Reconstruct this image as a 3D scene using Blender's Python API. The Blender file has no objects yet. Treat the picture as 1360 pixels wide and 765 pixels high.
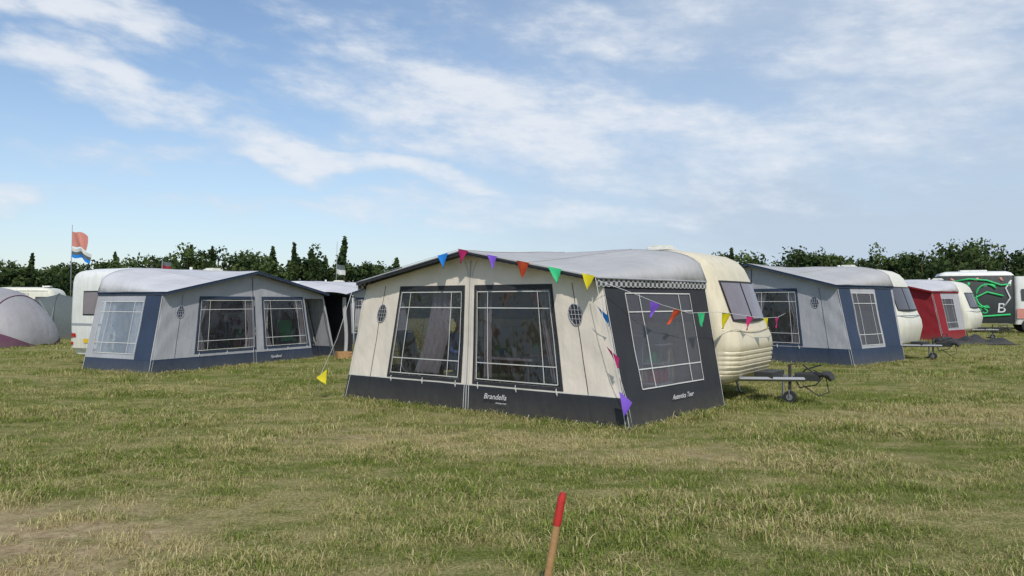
import bpy, math, random
import numpy as np
from mathutils import Vector, Matrix, noise
random.seed(4); rng=np.random.default_rng(4)
scene=bpy.context.scene
scene.view_settings.view_transform='Standard'
scene.view_settings.look='None'
scene.view_settings.exposure=0

# ------------------------------------------------------------------ materials
def newmat(name):
    m=bpy.data.materials.new(name); m.use_nodes=True
    nt=m.node_tree; nt.nodes.clear()
    out=nt.nodes.new('ShaderNodeOutputMaterial')
    return m,nt,out
def N(nt,t,**kw):
    n=nt.nodes.new(t)
    for k,v in kw.items(): setattr(n,k,v)
    return n
def L(nt,a,b): nt.links.new(a,b)
def mth(nt,op,a,b=None,c=None,clamp=False):
    n=nt.nodes.new('ShaderNodeMath'); n.operation=op; n.use_clamp=clamp
    for i,v in enumerate((a,b,c)):
        if v is None: continue
        if isinstance(v,(int,float)): n.inputs[i].default_value=v
        else: nt.links.new(v,n.inputs[i])
    return n.outputs[0]
def mixc(nt,fac,a,b,mode='MIX'):
    n=nt.nodes.new('ShaderNodeMix'); n.data_type='RGBA'; n.blend_type=mode
    for s,v in ((n.inputs[0],fac),(n.inputs[6],a),(n.inputs[7],b)):
        if isinstance(v,(int,float)): s.default_value=v
        elif isinstance(v,tuple): s.default_value=v if len(v)==4 else (*v,1)
        else: nt.links.new(v,s)
    return n.outputs[2]
def noi(nt,scale,detail=4,vec=None,rough=.55):
    n=nt.nodes.new('ShaderNodeTexNoise'); n.inputs['Scale'].default_value=scale
    n.inputs['Detail'].default_value=detail; n.inputs['Roughness'].default_value=rough
    if vec is not None: nt.links.new(vec,n.inputs['Vector'])
    return n.outputs['Fac']
def ramp(nt,f,p0,p1,c0=(0,0,0,1),c1=(1,1,1,1)):
    n=nt.nodes.new('ShaderNodeValToRGB'); e=n.color_ramp.elements
    e[0].position=p0; e[0].color=c0; e[1].position=p1; e[1].color=c1
    nt.links.new(f,n.inputs[0]); return n.outputs[0]

def canvas(name,col,trans=.12,rough=.75,dirt=.25,wr=.35):
    m,nt,out=newmat(name)
    tc=N(nt,'ShaderNodeTexCoord')
    v=tc.outputs['Object']
    n1=noi(nt,1.3,3,v); n2=noi(nt,9,3,v)
    dark=tuple(c*.86 for c in col)
    c=mixc(nt,ramp(nt,n1,.35,.7),dark,col)
    c=mixc(nt,mth(nt,'MULTIPLY',ramp(nt,n2,.45,.8),.14),c,tuple(x*.6 for x in col))
    sep=N(nt,'ShaderNodeSeparateXYZ'); L(nt,v,sep.inputs[0])
    low=mth(nt,'MULTIPLY_ADD',sep.outputs[2],-3.0,1.0,clamp=True)
    c=mixc(nt,mth(nt,'MULTIPLY',mth(nt,'MULTIPLY',low,n2),dirt*2),c,(.16,.14,.09))
    p=N(nt,'ShaderNodeBsdfPrincipled'); L(nt,c,p.inputs['Base Color'])
    p.inputs['Roughness'].default_value=rough
    p.inputs['Specular IOR Level'].default_value=.25
    mp=N(nt,'ShaderNodeMapping'); L(nt,v,mp.inputs[0]); mp.inputs['Scale'].default_value=(1.6,1.6,.7); mp.inputs['Rotation'].default_value=(.3,.5,.2)
    w=noi(nt,2.6,3,mp.outputs[0],.5)
    b=N(nt,'ShaderNodeBump'); b.inputs['Strength'].default_value=wr; b.inputs['Distance'].default_value=.08
    L(nt,w,b.inputs['Height']); 
    b2=N(nt,'ShaderNodeBump'); b2.inputs['Strength'].default_value=.25; b2.inputs['Distance'].default_value=.004
    L(nt,noi(nt,160,1,v),b2.inputs['Height']); L(nt,b.outputs[0],b2.inputs['Normal'])
    L(nt,b2.outputs[0],p.inputs['Normal'])
    if trans>0:
        t=N(nt,'ShaderNodeBsdfTranslucent'); L(nt,c,t.inputs[0])
        mx=N(nt,'ShaderNodeMixShader'); mx.inputs[0].default_value=trans
        L(nt,p.outputs[0],mx.inputs[1]); L(nt,t.outputs[0],mx.inputs[2]); L(nt,mx.outputs[0],out.inputs[0])
    else: L(nt,p.outputs[0],out.inputs[0])
    return m
def paint(name,col,rough=.4,metal=0,var=.15,scale=6,bump=0.1,spec=.5):
    m,nt,out=newmat(name)
    tc=N(nt,'ShaderNodeTexCoord'); v=tc.outputs['Object']
    n1=noi(nt,scale,4,v,.65)
    c=mixc(nt,mth(nt,'MULTIPLY',ramp(nt,n1,.4,.75),var*2),col,tuple(x*.55 for x in col))
    p=N(nt,'ShaderNodeBsdfPrincipled'); L(nt,c,p.inputs['Base Color'])
    L(nt,mth(nt,'MULTIPLY_ADD',n1,.3,rough-.1),p.inputs['Roughness']); p.inputs['Metallic'].default_value=metal
    p.inputs['Specular IOR Level'].default_value=spec
    if bump:
        b=N(nt,'ShaderNodeBump'); b.inputs['Strength'].default_value=bump; b.inputs['Distance'].default_value=.01
        L(nt,n1,b.inputs['Height']); L(nt,b.outputs[0],p.inputs['Normal'])
    L(nt,p.outputs[0],out.inputs[0]); return m
def grp(name,col):   # caravan shell: streaky dirt
    m,nt,out=newmat(name)
    tc=N(nt,'ShaderNodeTexCoord'); v=tc.outputs['Object']
    mp=N(nt,'ShaderNodeMapping'); L(nt,v,mp.inputs[0]); mp.inputs['Scale'].default_value=(6,6,.6)
    s=noi(nt,2.0,5,mp.outputs[0],.6); n1=noi(nt,1.7,4,v)
    c=mixc(nt,mth(nt,'MULTIPLY',ramp(nt,s,.42,.8),.45),col,tuple(a*b for a,b in zip(col,(.55,.53,.45))))
    c=mixc(nt,mth(nt,'MULTIPLY',ramp(nt,n1,.5,.75),.2),c,(.35,.35,.28))
    p=N(nt,'ShaderNodeBsdfPrincipled'); L(nt,c,p.inputs['Base Color']); p.inputs['Roughness'].default_value=.38
    b=N(nt,'ShaderNodeBump'); b.inputs['Strength'].default_value=.12; b.inputs['Distance'].default_value=.02
    L(nt,noi(nt,4,4,v),b.inputs['Height']); L(nt,b.outputs[0],p.inputs['Normal'])
    L(nt,p.outputs[0],out.inputs[0]); return m
def plastic_window(name,tint=(.55,.57,.6),haze=.10,hazecol=(.5,.52,.55),gl=.05,fr=.18):
    m,nt,out=newmat(name)
    tr=N(nt,'ShaderNodeBsdfTransparent'); tr.inputs[0].default_value=(*tint,1)
    d=N(nt,'ShaderNodeBsdfDiffuse'); d.inputs[0].default_value=(*hazecol,1)
    g=N(nt,'ShaderNodeBsdfGlossy'); g.inputs['Roughness'].default_value=.10; g.inputs[0].default_value=(.8,.8,.8,1)
    tc=N(nt,'ShaderNodeTexCoord')
    mp=N(nt,'ShaderNodeMapping'); L(nt,tc.outputs['Object'],mp.inputs[0]); mp.inputs['Scale'].default_value=(2.0,2.0,.5); mp.inputs['Rotation'].default_value=(.2,.4,0)
    b=N(nt,'ShaderNodeBump'); b.inputs['Strength'].default_value=.9; b.inputs['Distance'].default_value=.07
    L(nt,noi(nt,2.6,3,mp.outputs[0]),b.inputs['Height']); L(nt,b.outputs[0],g.inputs['Normal'])
    m1=N(nt,'ShaderNodeMixShader'); m1.inputs[0].default_value=haze; L(nt,tr.outputs[0],m1.inputs[1]); L(nt,d.outputs[0],m1.inputs[2])
    m2=N(nt,'ShaderNodeMixShader')
    lw=N(nt,'ShaderNodeLayerWeight'); lw.inputs[0].default_value=.3
    L(nt,mth(nt,'MULTIPLY_ADD',lw.outputs['Fresnel'],fr,gl,clamp=True),m2.inputs[0])
    L(nt,m1.outputs[0],m2.inputs[1]); L(nt,g.outputs[0],m2.inputs[2]); L(nt,m2.outputs[0],out.inputs[0])
    return m

M={}
M['cream']=canvas('cream_canvas',(.78,.70,.59),.04)
M['char']=canvas('charcoal_canvas',(.034,.036,.041),0,.7,.25)
M['roofgrey']=canvas('roof_grey',(.43,.425,.42),.0,.65,0,.45)
M['rooflight']=canvas('roof_light_grey',(.53,.53,.545),.0,.65,0,.45)
M['grey']=canvas('grey_canvas',(.40,.405,.43),.04)
M['navy']=canvas('navy_canvas',(.036,.054,.095),0,.65,.3)
M['blue']=canvas('blue_canvas',(.06,.11,.24),.02)
M['maroon']=canvas('maroon_canvas',(.26,.018,.026),.03)
M['tentgrey']=canvas('tent_grey',(.36,.35,.36),.1,.5)
M['tentpurple']=canvas('tent_purple',(.12,.05,.09),0)
M['tentgreen']=canvas('tent_green',(.08,.22,.12),.1)
M['tentdark']=canvas('tent_dark',(.10,.12,.12),0)
M['white']=canvas('white_webbing',(.60,.60,.57),.0,.6,.15,.1)
M['curtain']=canvas('curtain',(.62,.62,.62),.35,.8,0,.5)
M['sheet']=canvas('groundsheet',(.06,.06,.06),0,.8,0)
M['win']=plastic_window('window_film',(.56,.53,.56),.02)
M['winmid']=plastic_window('window_film_mid',(.55,.56,.6),.16,(.40,.39,.42))
M['winpale']=plastic_window('window_film_pale',(.7,.72,.75),.24,(.52,.54,.57))
M['shellcream']=grp('cream_shell',(.65,.58,.42))
M['shellwhite']=grp('white_shell',(.74,.74,.70))
M['shellivory']=grp('ivory_shell',(.70,.68,.58))
M['glass']=paint('caravan_glass',(.07,.065,.075),.12,0,.1,2,0)
M['glasspale']=paint('caravan_glass_curtained',(.20,.17,.185),.12,0,.35,2,.0)
M['rubber']=paint('black_rubber',(.025,.025,.025),.7)
M['steel']=paint('galvanised_steel',(.33,.34,.35),.45,.7)
M['darkmetal']=paint('dark_metal',(.05,.05,.05),.5,.3)
M['red']=paint('red_paint',(.50,.025,.02),.6,0,.4,30)
M['taill']=paint('tail_light',(.45,.02,.02),.2)
M['plate']=paint('yellow_plate',(.75,.5,.03),.4)
M['stripe']=paint('grey_stripe',(.3,.32,.35),.4)
M['wood']=paint('bamboo_wood',(.42,.24,.10),.6,0,.35,18,.5)
M['peg']=paint('tan_pegs',(.45,.3,.15),.6)
M['skin']=paint('skin',(.5,.3,.22),.5)
M['hair']=paint('hair',(.08,.045,.02),.7)
M['shirt']=paint('blue_shirt',(.07,.17,.45),.8)
M['shirt2']=paint('red_shirt',(.3,.08,.08),.8)
M['jeans']=paint('jeans',(.05,.07,.13),.8)
FC={'fblue':(.02,.25,.75),'fpink':(.75,.04,.22),'fpurple':(.22,.10,.60),'forange':(.85,.12,.05),'fgreen':(.05,.55,.22),'fyellow':(.80,.68,.02)}
for k,c in FC.items(): M[k]=canvas('flag_'+k[1:],c,.25,.6,0,.2)
M['gfgreen']=paint('graffiti_green',(.03,.50,.15),.5)
M['gfblack']=paint('graffiti_black',(.02,.025,.025),.5,0,.3)
M['gfpink']=paint('graffiti_salmon',(.6,.25,.2),.5)
M['sky2']=canvas('flag_salmon_cloth',(.75,.30,.24),.25,.6,0,.2)
M['logo']=paint('white_print',(.7,.7,.7),.6)
m,nt,out=newmat('checker_trim'); tc=N(nt,'ShaderNodeTexCoord'); ck=N(nt,'ShaderNodeTexChecker'); ck.inputs['Scale'].default_value=18
sp=N(nt,'ShaderNodeSeparateXYZ'); L(nt,tc.outputs['Object'],sp.inputs[0]); cb=N(nt,'ShaderNodeCombineXYZ')
L(nt,sp.outputs[1],cb.inputs[0]); L(nt,sp.outputs[2],cb.inputs[1]); L(nt,cb.outputs[0],ck.inputs['Vector'])
ck.inputs['Color1'].default_value=(.42,.42,.40,1); ck.inputs['Color2'].default_value=(.05,.05,.06,1)
p=N(nt,'ShaderNodeBsdfPrincipled'); p.inputs['Roughness'].default_value=.7; L(nt,ck.outputs[0],p.inputs[0]); L(nt,p.outputs[0],out.inputs[0]); M['checker']=m

# ------------------------------------------------------------------ mesh builder
class MB:
    def __init__(s): s.v=[]; s.f=[]; s.m=[]; s.mats=[]
    def mi(s,k):
        if k not in s.mats: s.mats.append(k)
        return s.mats.index(k)
    def patch(s,fn,a0,a1,b0,b1,mat,na=None,nb=None,off=0,b1fn=None,b0fn=None):
        na=na or max(1,int(abs(a1-a0)/.12)+1); nb=nb or max(1,int(abs(b1-b0)/.12)+1)
        base=len(s.v); k=s.mi(mat)
        for i in range(na+1):
            a=a0+(a1-a0)*i/na
            bb=b1fn(a) if b1fn else b1
            b00=b0fn(a) if b0fn else b0
            for j in range(nb+1):
                s.v.append(tuple(fn(a,b00+(bb-b00)*j/nb,off)))
        for i in range(na):
            for j in range(nb):
                q=base+i*(nb+1)+j
                s.f.append((q,q+nb+1,q+nb+2,q+1)); s.m.append(k)
    def tube(s,pts,r,mat,n=8,cap=True):
        pts=[Vector(p) for p in pts]; base=len(s.v); k=s.mi(mat)
        rs=r if isinstance(r,(list,tuple)) else [r]*len(pts)
        for i,p in enumerate(pts):
            d=(pts[min(i+1,len(pts)-1)]-pts[max(i-1,0)])
            if d.length<1e-9: d=Vector((0,0,1))
            d.normalize(); u=d.cross(Vector((0,0,1)))
            if u.length<.05: u=d.cross(Vector((1,0,0)))
            u.normalize(); w=d.cross(u)
            for j in range(n):
                a=2*math.pi*j/n; s.v.append(tuple(p+u*math.cos(a)*rs[i]+w*math.sin(a)*rs[i]))
        for i in range(len(pts)-1):
            for j in range(n):
                j2=(j+1)%n; s.f.append((base+i*n+j,base+i*n+j2,base+(i+1)*n+j2,base+(i+1)*n+j)); s.m.append(k)
        if cap:
            s.f.append(tuple(base+j for j in range(n))[::-1]); s.m.append(k)
            s.f.append(tuple(base+(len(pts)-1)*n+j for j in range(n))); s.m.append(k)
    def box(s,c,d,mat,rot=None):
        c=Vector(c); base=len(s.v); k=s.mi(mat)
        for x in(-1,1):
            for y in(-1,1):
                for z in(-1,1):
                    p=Vector((x*d[0]/2,y*d[1]/2,z*d[2]/2))
                    if rot: p=rot@p
                    s.v.append(tuple(c+p))
        for f in((0,1,3,2),(4,6,7,5),(0,4,5,1),(2,3,7,6),(0,2,6,4),(1,5,7,3)):
            s.f.append(tuple(base+i for i in f)); s.m.append(k)
    def rings(s,rings,mat,caps=True,close=True):
        base=len(s.v); n=len(rings[0]); mk=mat if callable(mat) else (lambda i:mat)
        for r in rings: s.v+= [tuple(p) for p in r]
        for i in range(len(rings)-1):
            k=s.mi(mk(i))
            for j in range(n if close else n-1):
                j2=(j+1)%n; s.f.append((base+i*n+j,base+i*n+j2,base+(i+1)*n+j2,base+(i+1)*n+j)); s.m.append(k)
        if caps:
            s.f.append(tuple(base+j for j in range(n))[::-1]); s.m.append(s.mi(mk(0)))
            s.f.append(tuple(base+(len(rings)-1)*n+j for j in range(n))); s.m.append(s.mi(mk(len(rings)-2)))
    def obj(s,name,parent=None,smooth=False,bevel=0,autos=None,solid=0):
        me=bpy.data.meshes.new(name); me.from_pydata(s.v,[],s.f)
        for k in s.mats: me.materials.append(M[k])
        me.polygons.foreach_set('material_index',s.m)
        if smooth: me.polygons.foreach_set('use_smooth',[True]*len(s.f))
        me.update()
        if autos: me.set_sharp_from_angle(angle=math.radians(autos))
        o=bpy.data.objects.new(name,me); scene.collection.objects.link(o)
        if parent: o.parent=parent
        if solid:
            md=o.modifiers.new('th','SOLIDIFY'); md.thickness=solid
        if bevel:
            md=o.modifiers.new('bv','BEVEL'); md.width=bevel; md.segments=2; md.limit_method='ANGLE'
        return o
def empty(name,loc=(0,0,0),ang=0):
    e=bpy.data.objects.new(name,None); e.location=loc; e.rotation_euler=(0,0,math.radians(ang)); e.empty_display_size=.2
    scene.collection.objects.link(e); return e
def text(s,parent,loc,rot,size,mat,name='lettering',shear=.3):
    c=bpy.data.curves.new(name,'FONT'); c.body=s; c.size=size; c.shear=shear; c.extrude=.001
    c.materials.append(M[mat]); o=bpy.data.objects.new(name,c); o.parent=parent; o.location=loc; o.rotation_euler=rot
    scene.collection.objects.link(o); return o

# ------------------------------------------------------------------ awning
def awning(loc,ang,W,D,eave,peak,rail,wall,trim,roof,side,wins,wz,skirt,vents=(),winmat='win',sidewin='win',
           checker=False,door=None,sidecurt=False,frontcurt=False,name='caravan_awning',inset=.45,sideframe=None,
           flare=.22,binset=.1,sides=(.17,.80),framestrips='both'):
    E=empty(name,loc,ang); H=W/2
    sd=random.random()*50
    def top(x): return eave+(peak-eave)*(1-abs(x)/H)
    def F(x,z,off):
        k=z/eave; w=.026*noise.noise(Vector((x*1.3+sd,z*.9,3)))+.009*noise.noise(Vector((x*4+sd,z*2.5+x*2,7)))
        e=math.exp(-((H-abs(x))*1.6)**2); w+=.010*e*math.sin((z*9+abs(x)*11))*min(1,z)
        w+=.009*math.exp(-(z/.18)**2)*math.sin(x*16+2*math.sin(x*3))
        return Vector((x*(1-inset/H*min(k,1.0)),.10*k-off+w*min(1,z*2+.35),z))
    def S(sgn):
        def f(y,z,off):
            k=z/eave; xb=H+flare*y/D; xt=H-inset+(inset-binset)*y/D
            w=.022*noise.noise(Vector((y*1.4+sd+9,z*1.1,3*sgn)))+.008*noise.noise(Vector((y*4,z*2.5+y*2,7)))
            w+=.009*math.exp(-(z/.18)**2)*math.sin(y*15)
            pin=min(1,y*4)*min(1,max(0,D-y)*4)
            return Vector((sgn*(xb+(xt-xb)*k+off+w*pin*min(1,z*2+.3)),y+.1*k*(1-y/D),z))
        return f
    b=MB()
    segs=[]
    op=sorted([(a,c,'w') for a,c in wins]+([(door[0],door[1],'d')] if door else []))
    cur=-H
    for a,c,t in op:
        segs.append((cur,a,'s')); segs.append((a,c,t)); cur=c
    segs.append((cur,H,'s'))
    for a,c,t in segs:
        if t=='d':
            b.patch(F,a,c,eave-.1,0,wall,b1fn=lambda x:top(x)); continue
        b.patch(F,a,c,-.04,skirt,trim,nb=4)
        if t=='s': b.patch(F,a,c,skirt,0,wall,b1fn=top,nb=20)
        else:
            b.patch(F,a,c,skirt,wz[0],wall,nb=1)
            b.patch(F,a,c,wz[1],0,wall,b1fn=top,nb=5)
    b.obj('front_wall',E,True)
    t=MB(); g=MB()
    for a,c in wins:
        fw=.05
        t.patch(F,a-fw,c+fw,wz[1],wz[1]+.07,trim,off=.006,nb=1)
        t.patch(F,a-fw,a,wz[0]-fw,wz[1],trim,off=.006,na=1)
        t.patch(F,c,c+fw,wz[0]-fw,wz[1],trim,off=.006,na=1)
        t.patch(F,a,c,wz[0]-fw,wz[0],trim,off=.006,nb=1)
        g.patch(F,a,c,wz[0],wz[1],winmat)
        w=.014; mx=(c-a)*.17; mz=(wz[1]-wz[0])*.2
        for xx in (a+.03,a+mx,c-mx,c-.03): t.patch(F,xx-w/2,xx+w/2,wz[0]+.03,wz[1]-.03,'white',off=.010,na=1)
        for zz in (wz[0]+.03,wz[0]+mz,wz[1]-mz,wz[1]-.03): t.patch(F,a+.03,c-.03,zz-w/2,zz+w/2,'white',off=.012,nb=1)
        for q in(.04,.5,.96):
            xx=a+(c-a)*q; pp=[F(xx,wz[0]-.02-.02*i,.014+.006*math.sin(i)) for i in range(6)]; t.tube(pp,[.006,.006,.012,.014,.01,.004],'white',5)
    for xx in (-H*.985,-H*.80,H*.80,H*.985):
        t.patch(F,xx-.006,xx+.006,0,eave-.02,'white' if abs(xx)>H*.9 else trim,off=.004,na=1)
    zc=[.0] if wins and wins[0][1]<0.2 else []
    for xx in zc:
        t.patch(F,xx-.05,xx-.038,.0,top(0)-.35,'white',off=.006,na=1); t.patch(F,xx+.038,xx+.05,0,top(0)-.35,'white',off=.006,na=1)
        t.patch(F,xx-.012,xx+.012,0,top(0)-.1,trim if trim!='char' else 'grey',off=.008,na=1)
        for s in(-1,1):
            pts=[F(s*(.045+.10*(i/8)**2),top(0)-.35+.24*(i/8),.008) for i in range(9)]
            t.tube(pts,.006,'white',5)
    for a,c in ((-H,door[0]),(door[1],H)) if door else ((-H,H),):
        t.patch(F,a,c,skirt-.006,skirt+.006,'white' if trim=='char' else trim,off=.004,nb=1)
    for vx,vz in vents:
        base=len(t.v); t.v.append(tuple(F(vx,vz,.006)))
        n=28
        for i in range(n):
            a=2*math.pi*i/n; t.v.append(tuple(F(vx+.115*math.cos(a),vz+.145*math.sin(a),.006)))
        k=t.mi('char' if trim=='char' else 'navy')
        for i in range(n): t.f.append((base,base+1+i,base+1+(i+1)%n)); t.m.append(k)
        t.tube([F(vx+.115*math.cos(2*math.pi*i/n),vz+.145*math.sin(2*math.pi*i/n),.008) for i in range(n+1)],.008,'grey',5)
        for q in(-.06,0,.06):
            h=.145*math.sqrt(1-(q/.115)**2); t.tube([F(vx+q,vz-h,.012),F(vx+q,vz+h,.012)],.0045,'grey',4)
            h=.115*math.sqrt(1-(q/.145)**2); t.tube([F(vx-h,vz+q,.012),F(vx+h,vz+q,.012)],.0045,'grey',4)
    sw=(D*sides[0],D*sides[1]); 
    b=MB()
    for sg in(-1,1):
        f=S(sg)
        b.patch(f,0,D,-.04,skirt,trim,nb=4)
        b.patch(f,0,sw[0],skirt,eave,side); b.patch(f,sw[1],D,skirt,eave,side)
        b.patch(f,sw[0],sw[1],skirt,wz[0],side,nb=1); b.patch(f,sw[0],sw[1],wz[1]-.06,eave,side,nb=2)
        g.patch(f,sw[0],sw[1],wz[0],wz[1]-.06,sidewin)
        a,c=sw; lo,hi=wz[0],wz[1]-.06; w=.016; mx=(c-a)*.2; mz=(hi-lo)*.2
        for xx in (a+.0,a+mx,c-mx,c-.0): t.patch(f,xx-w/2,xx+w/2,lo,hi,'white',off=.012,na=1)
        for zz in (lo,lo+mz,hi-mz,hi): t.patch(f,a,c,zz-w/2,zz+w/2,'white',off=.014,nb=1)
        if sideframe:
            qs=((.03,a-.03),(c+.10,D-.10)) if framestrips=='both' else ((.03,a-.03),)
            for q0,q1 in qs: t.patch(f,q0,q1,skirt,eave-.04,sideframe,off=.006)
        t.patch(f,.0,.014,0,eave,'white',off=.005,na=1)
        t.patch(f,D-.02,D-.006,0,eave,'white',off=.005,na=1)
        def V(y,z,off,sg=sg): 
            p=f(max(0,y),eave,0); return Vector((p.x+sg*(.03),y+.0,eave+.03-z))
        if checker: t.patch(V,-.08,D,0,.11,'checker',nb=1)
        else: t.patch(V,-.08,D,0,.06,trim,nb=1)
        t.tube([Vector((sg*(H-inset+.035),-.09,eave+.035)),Vector((sg*(H-binset+.035),D,eave+.035))],.014,'grey' if checker else trim,6)
        if sidecurt:
            def C(y,z,off,sg=sg):
                p=f(y,z,-.06); p.x+=sg*.025*math.sin(y*45); return p
            b.patch(C,sw[0],sw[0]+.42,wz[0],wz[1]-.06,'curtain',na=40,nb=4); b.patch(C,sw[1]-.42,sw[1],wz[0],wz[1]-.06,'curtain',na=40,nb=4)
    if frontcurt:
        for a,c in wins:
            for q0,q1,sgn in((a,a+.40,1),(c-.40,c,-1)):
                def C(x,z,off):
                    k=(z-wz[0])/(wz[1]-wz[0]); e=a if sgn>0 else c
                    xx=e+(x-e)*(.35+.65*abs(k-.45)*1.6 if k<1 else 1); p=F(xx,z,-.07); p.y+=.02*math.sin(x*50); return p
                b.patch(C,q0,q1,wz[0],wz[1],'curtain',na=30,nb=8)
    b.obj('side_walls',E,True)
    g.obj('window_panes',E,True)
    for sg in(-1,1):
        t.tube([S(sg)(0.06,0,-.05),S(sg)(.06,eave,-.05)],.014,'steel',8)
    t.tube([F(0,0,-.06),F(0,peak-.02,-.06)],.014,'steel',8)
    nP=14
    for i in range(nP+1):
        x=-H+2*H*i/nP
        if door and door[0]<x<door[1]: continue
        t.tube([(x,-.015,.05),(x+.01,-.07,.0)],.004,'white',4); t.tube([(x+.01,-.06,.025),(x+.01,-.08,-.02)],.006,'peg',5)
    for sg in(-1,1):
        for i in range(8):
            y=D*i/7; p=S(sg)(y,.04,.01); t.tube([p,p+Vector((sg*.06,0,-.045))],.004,'white',4); t.tube([p+Vector((sg*.06,0,-.015)),p+Vector((sg*.08,0,-.06))],.006,'peg',5)
    t.obj('trim_and_seams',E,False)
    r=MB(); ns,nv=48,24
    def R(s,v,off):
        a=abs(s); xf=s*(H-inset+.04); zf=eave+.045+(peak-eave)*(1-a); yf=-.10
        xb=s*(H-binset+.04); zb=eave+.045+(rail-eave)*(1-a**5)**.42; yb=D
        x=xf+(xb-xf)*v; z=zf+(zb-zf)*(v**1.0); y=yf+(yb-yf)*v
        z-= .06*math.sin(math.pi*v)*(1-a)**.5*abs(math.sin(a*math.pi*2))**.5
        z-= .02*math.sin(math.pi*v)*(1-a)**.5
        z+=.022*noise.noise(Vector((x*1.2+sd,y*1.2,1)))*min(1,v*5)
        return Vector((x,y,z+off))
    r.patch(R,-1,1,0,1,roof,na=ns,nb=nv)
    r.obj('roof',E,True,solid=.004)
    e=MB()
    e.tube([R(-1+2*i/24,0,-.005) for i in range(25)],.013,'grey' if trim=='char' else trim,6)
    def VF(s,q,off):
        p=R(s,0,-.0); return Vector((p.x,p.y-.004,p.z-q-.008*abs(math.sin(s*60))*(q>.03)))
    e.patch(VF,-1,1,0,.055,'navy' if trim=='navy' else ('maroon' if trim=='maroon' else 'char'),na=200,nb=1)
    for s in (-.5,0,.5): e.tube([R(s,v/10,.004) for v in range(11)],.005,roof,5)
    e.obj('roof_edge',E,True)
    q=MB(); q.patch(lambda x,y,o:Vector((x,y,.022+.004*noise.noise(Vector((x*3,y*3,0))))),-H+.1,H-.1,.12,D,'sheet',na=20,nb=12); q.obj('groundsheet',E,True)
    return E,F,S,R

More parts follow.
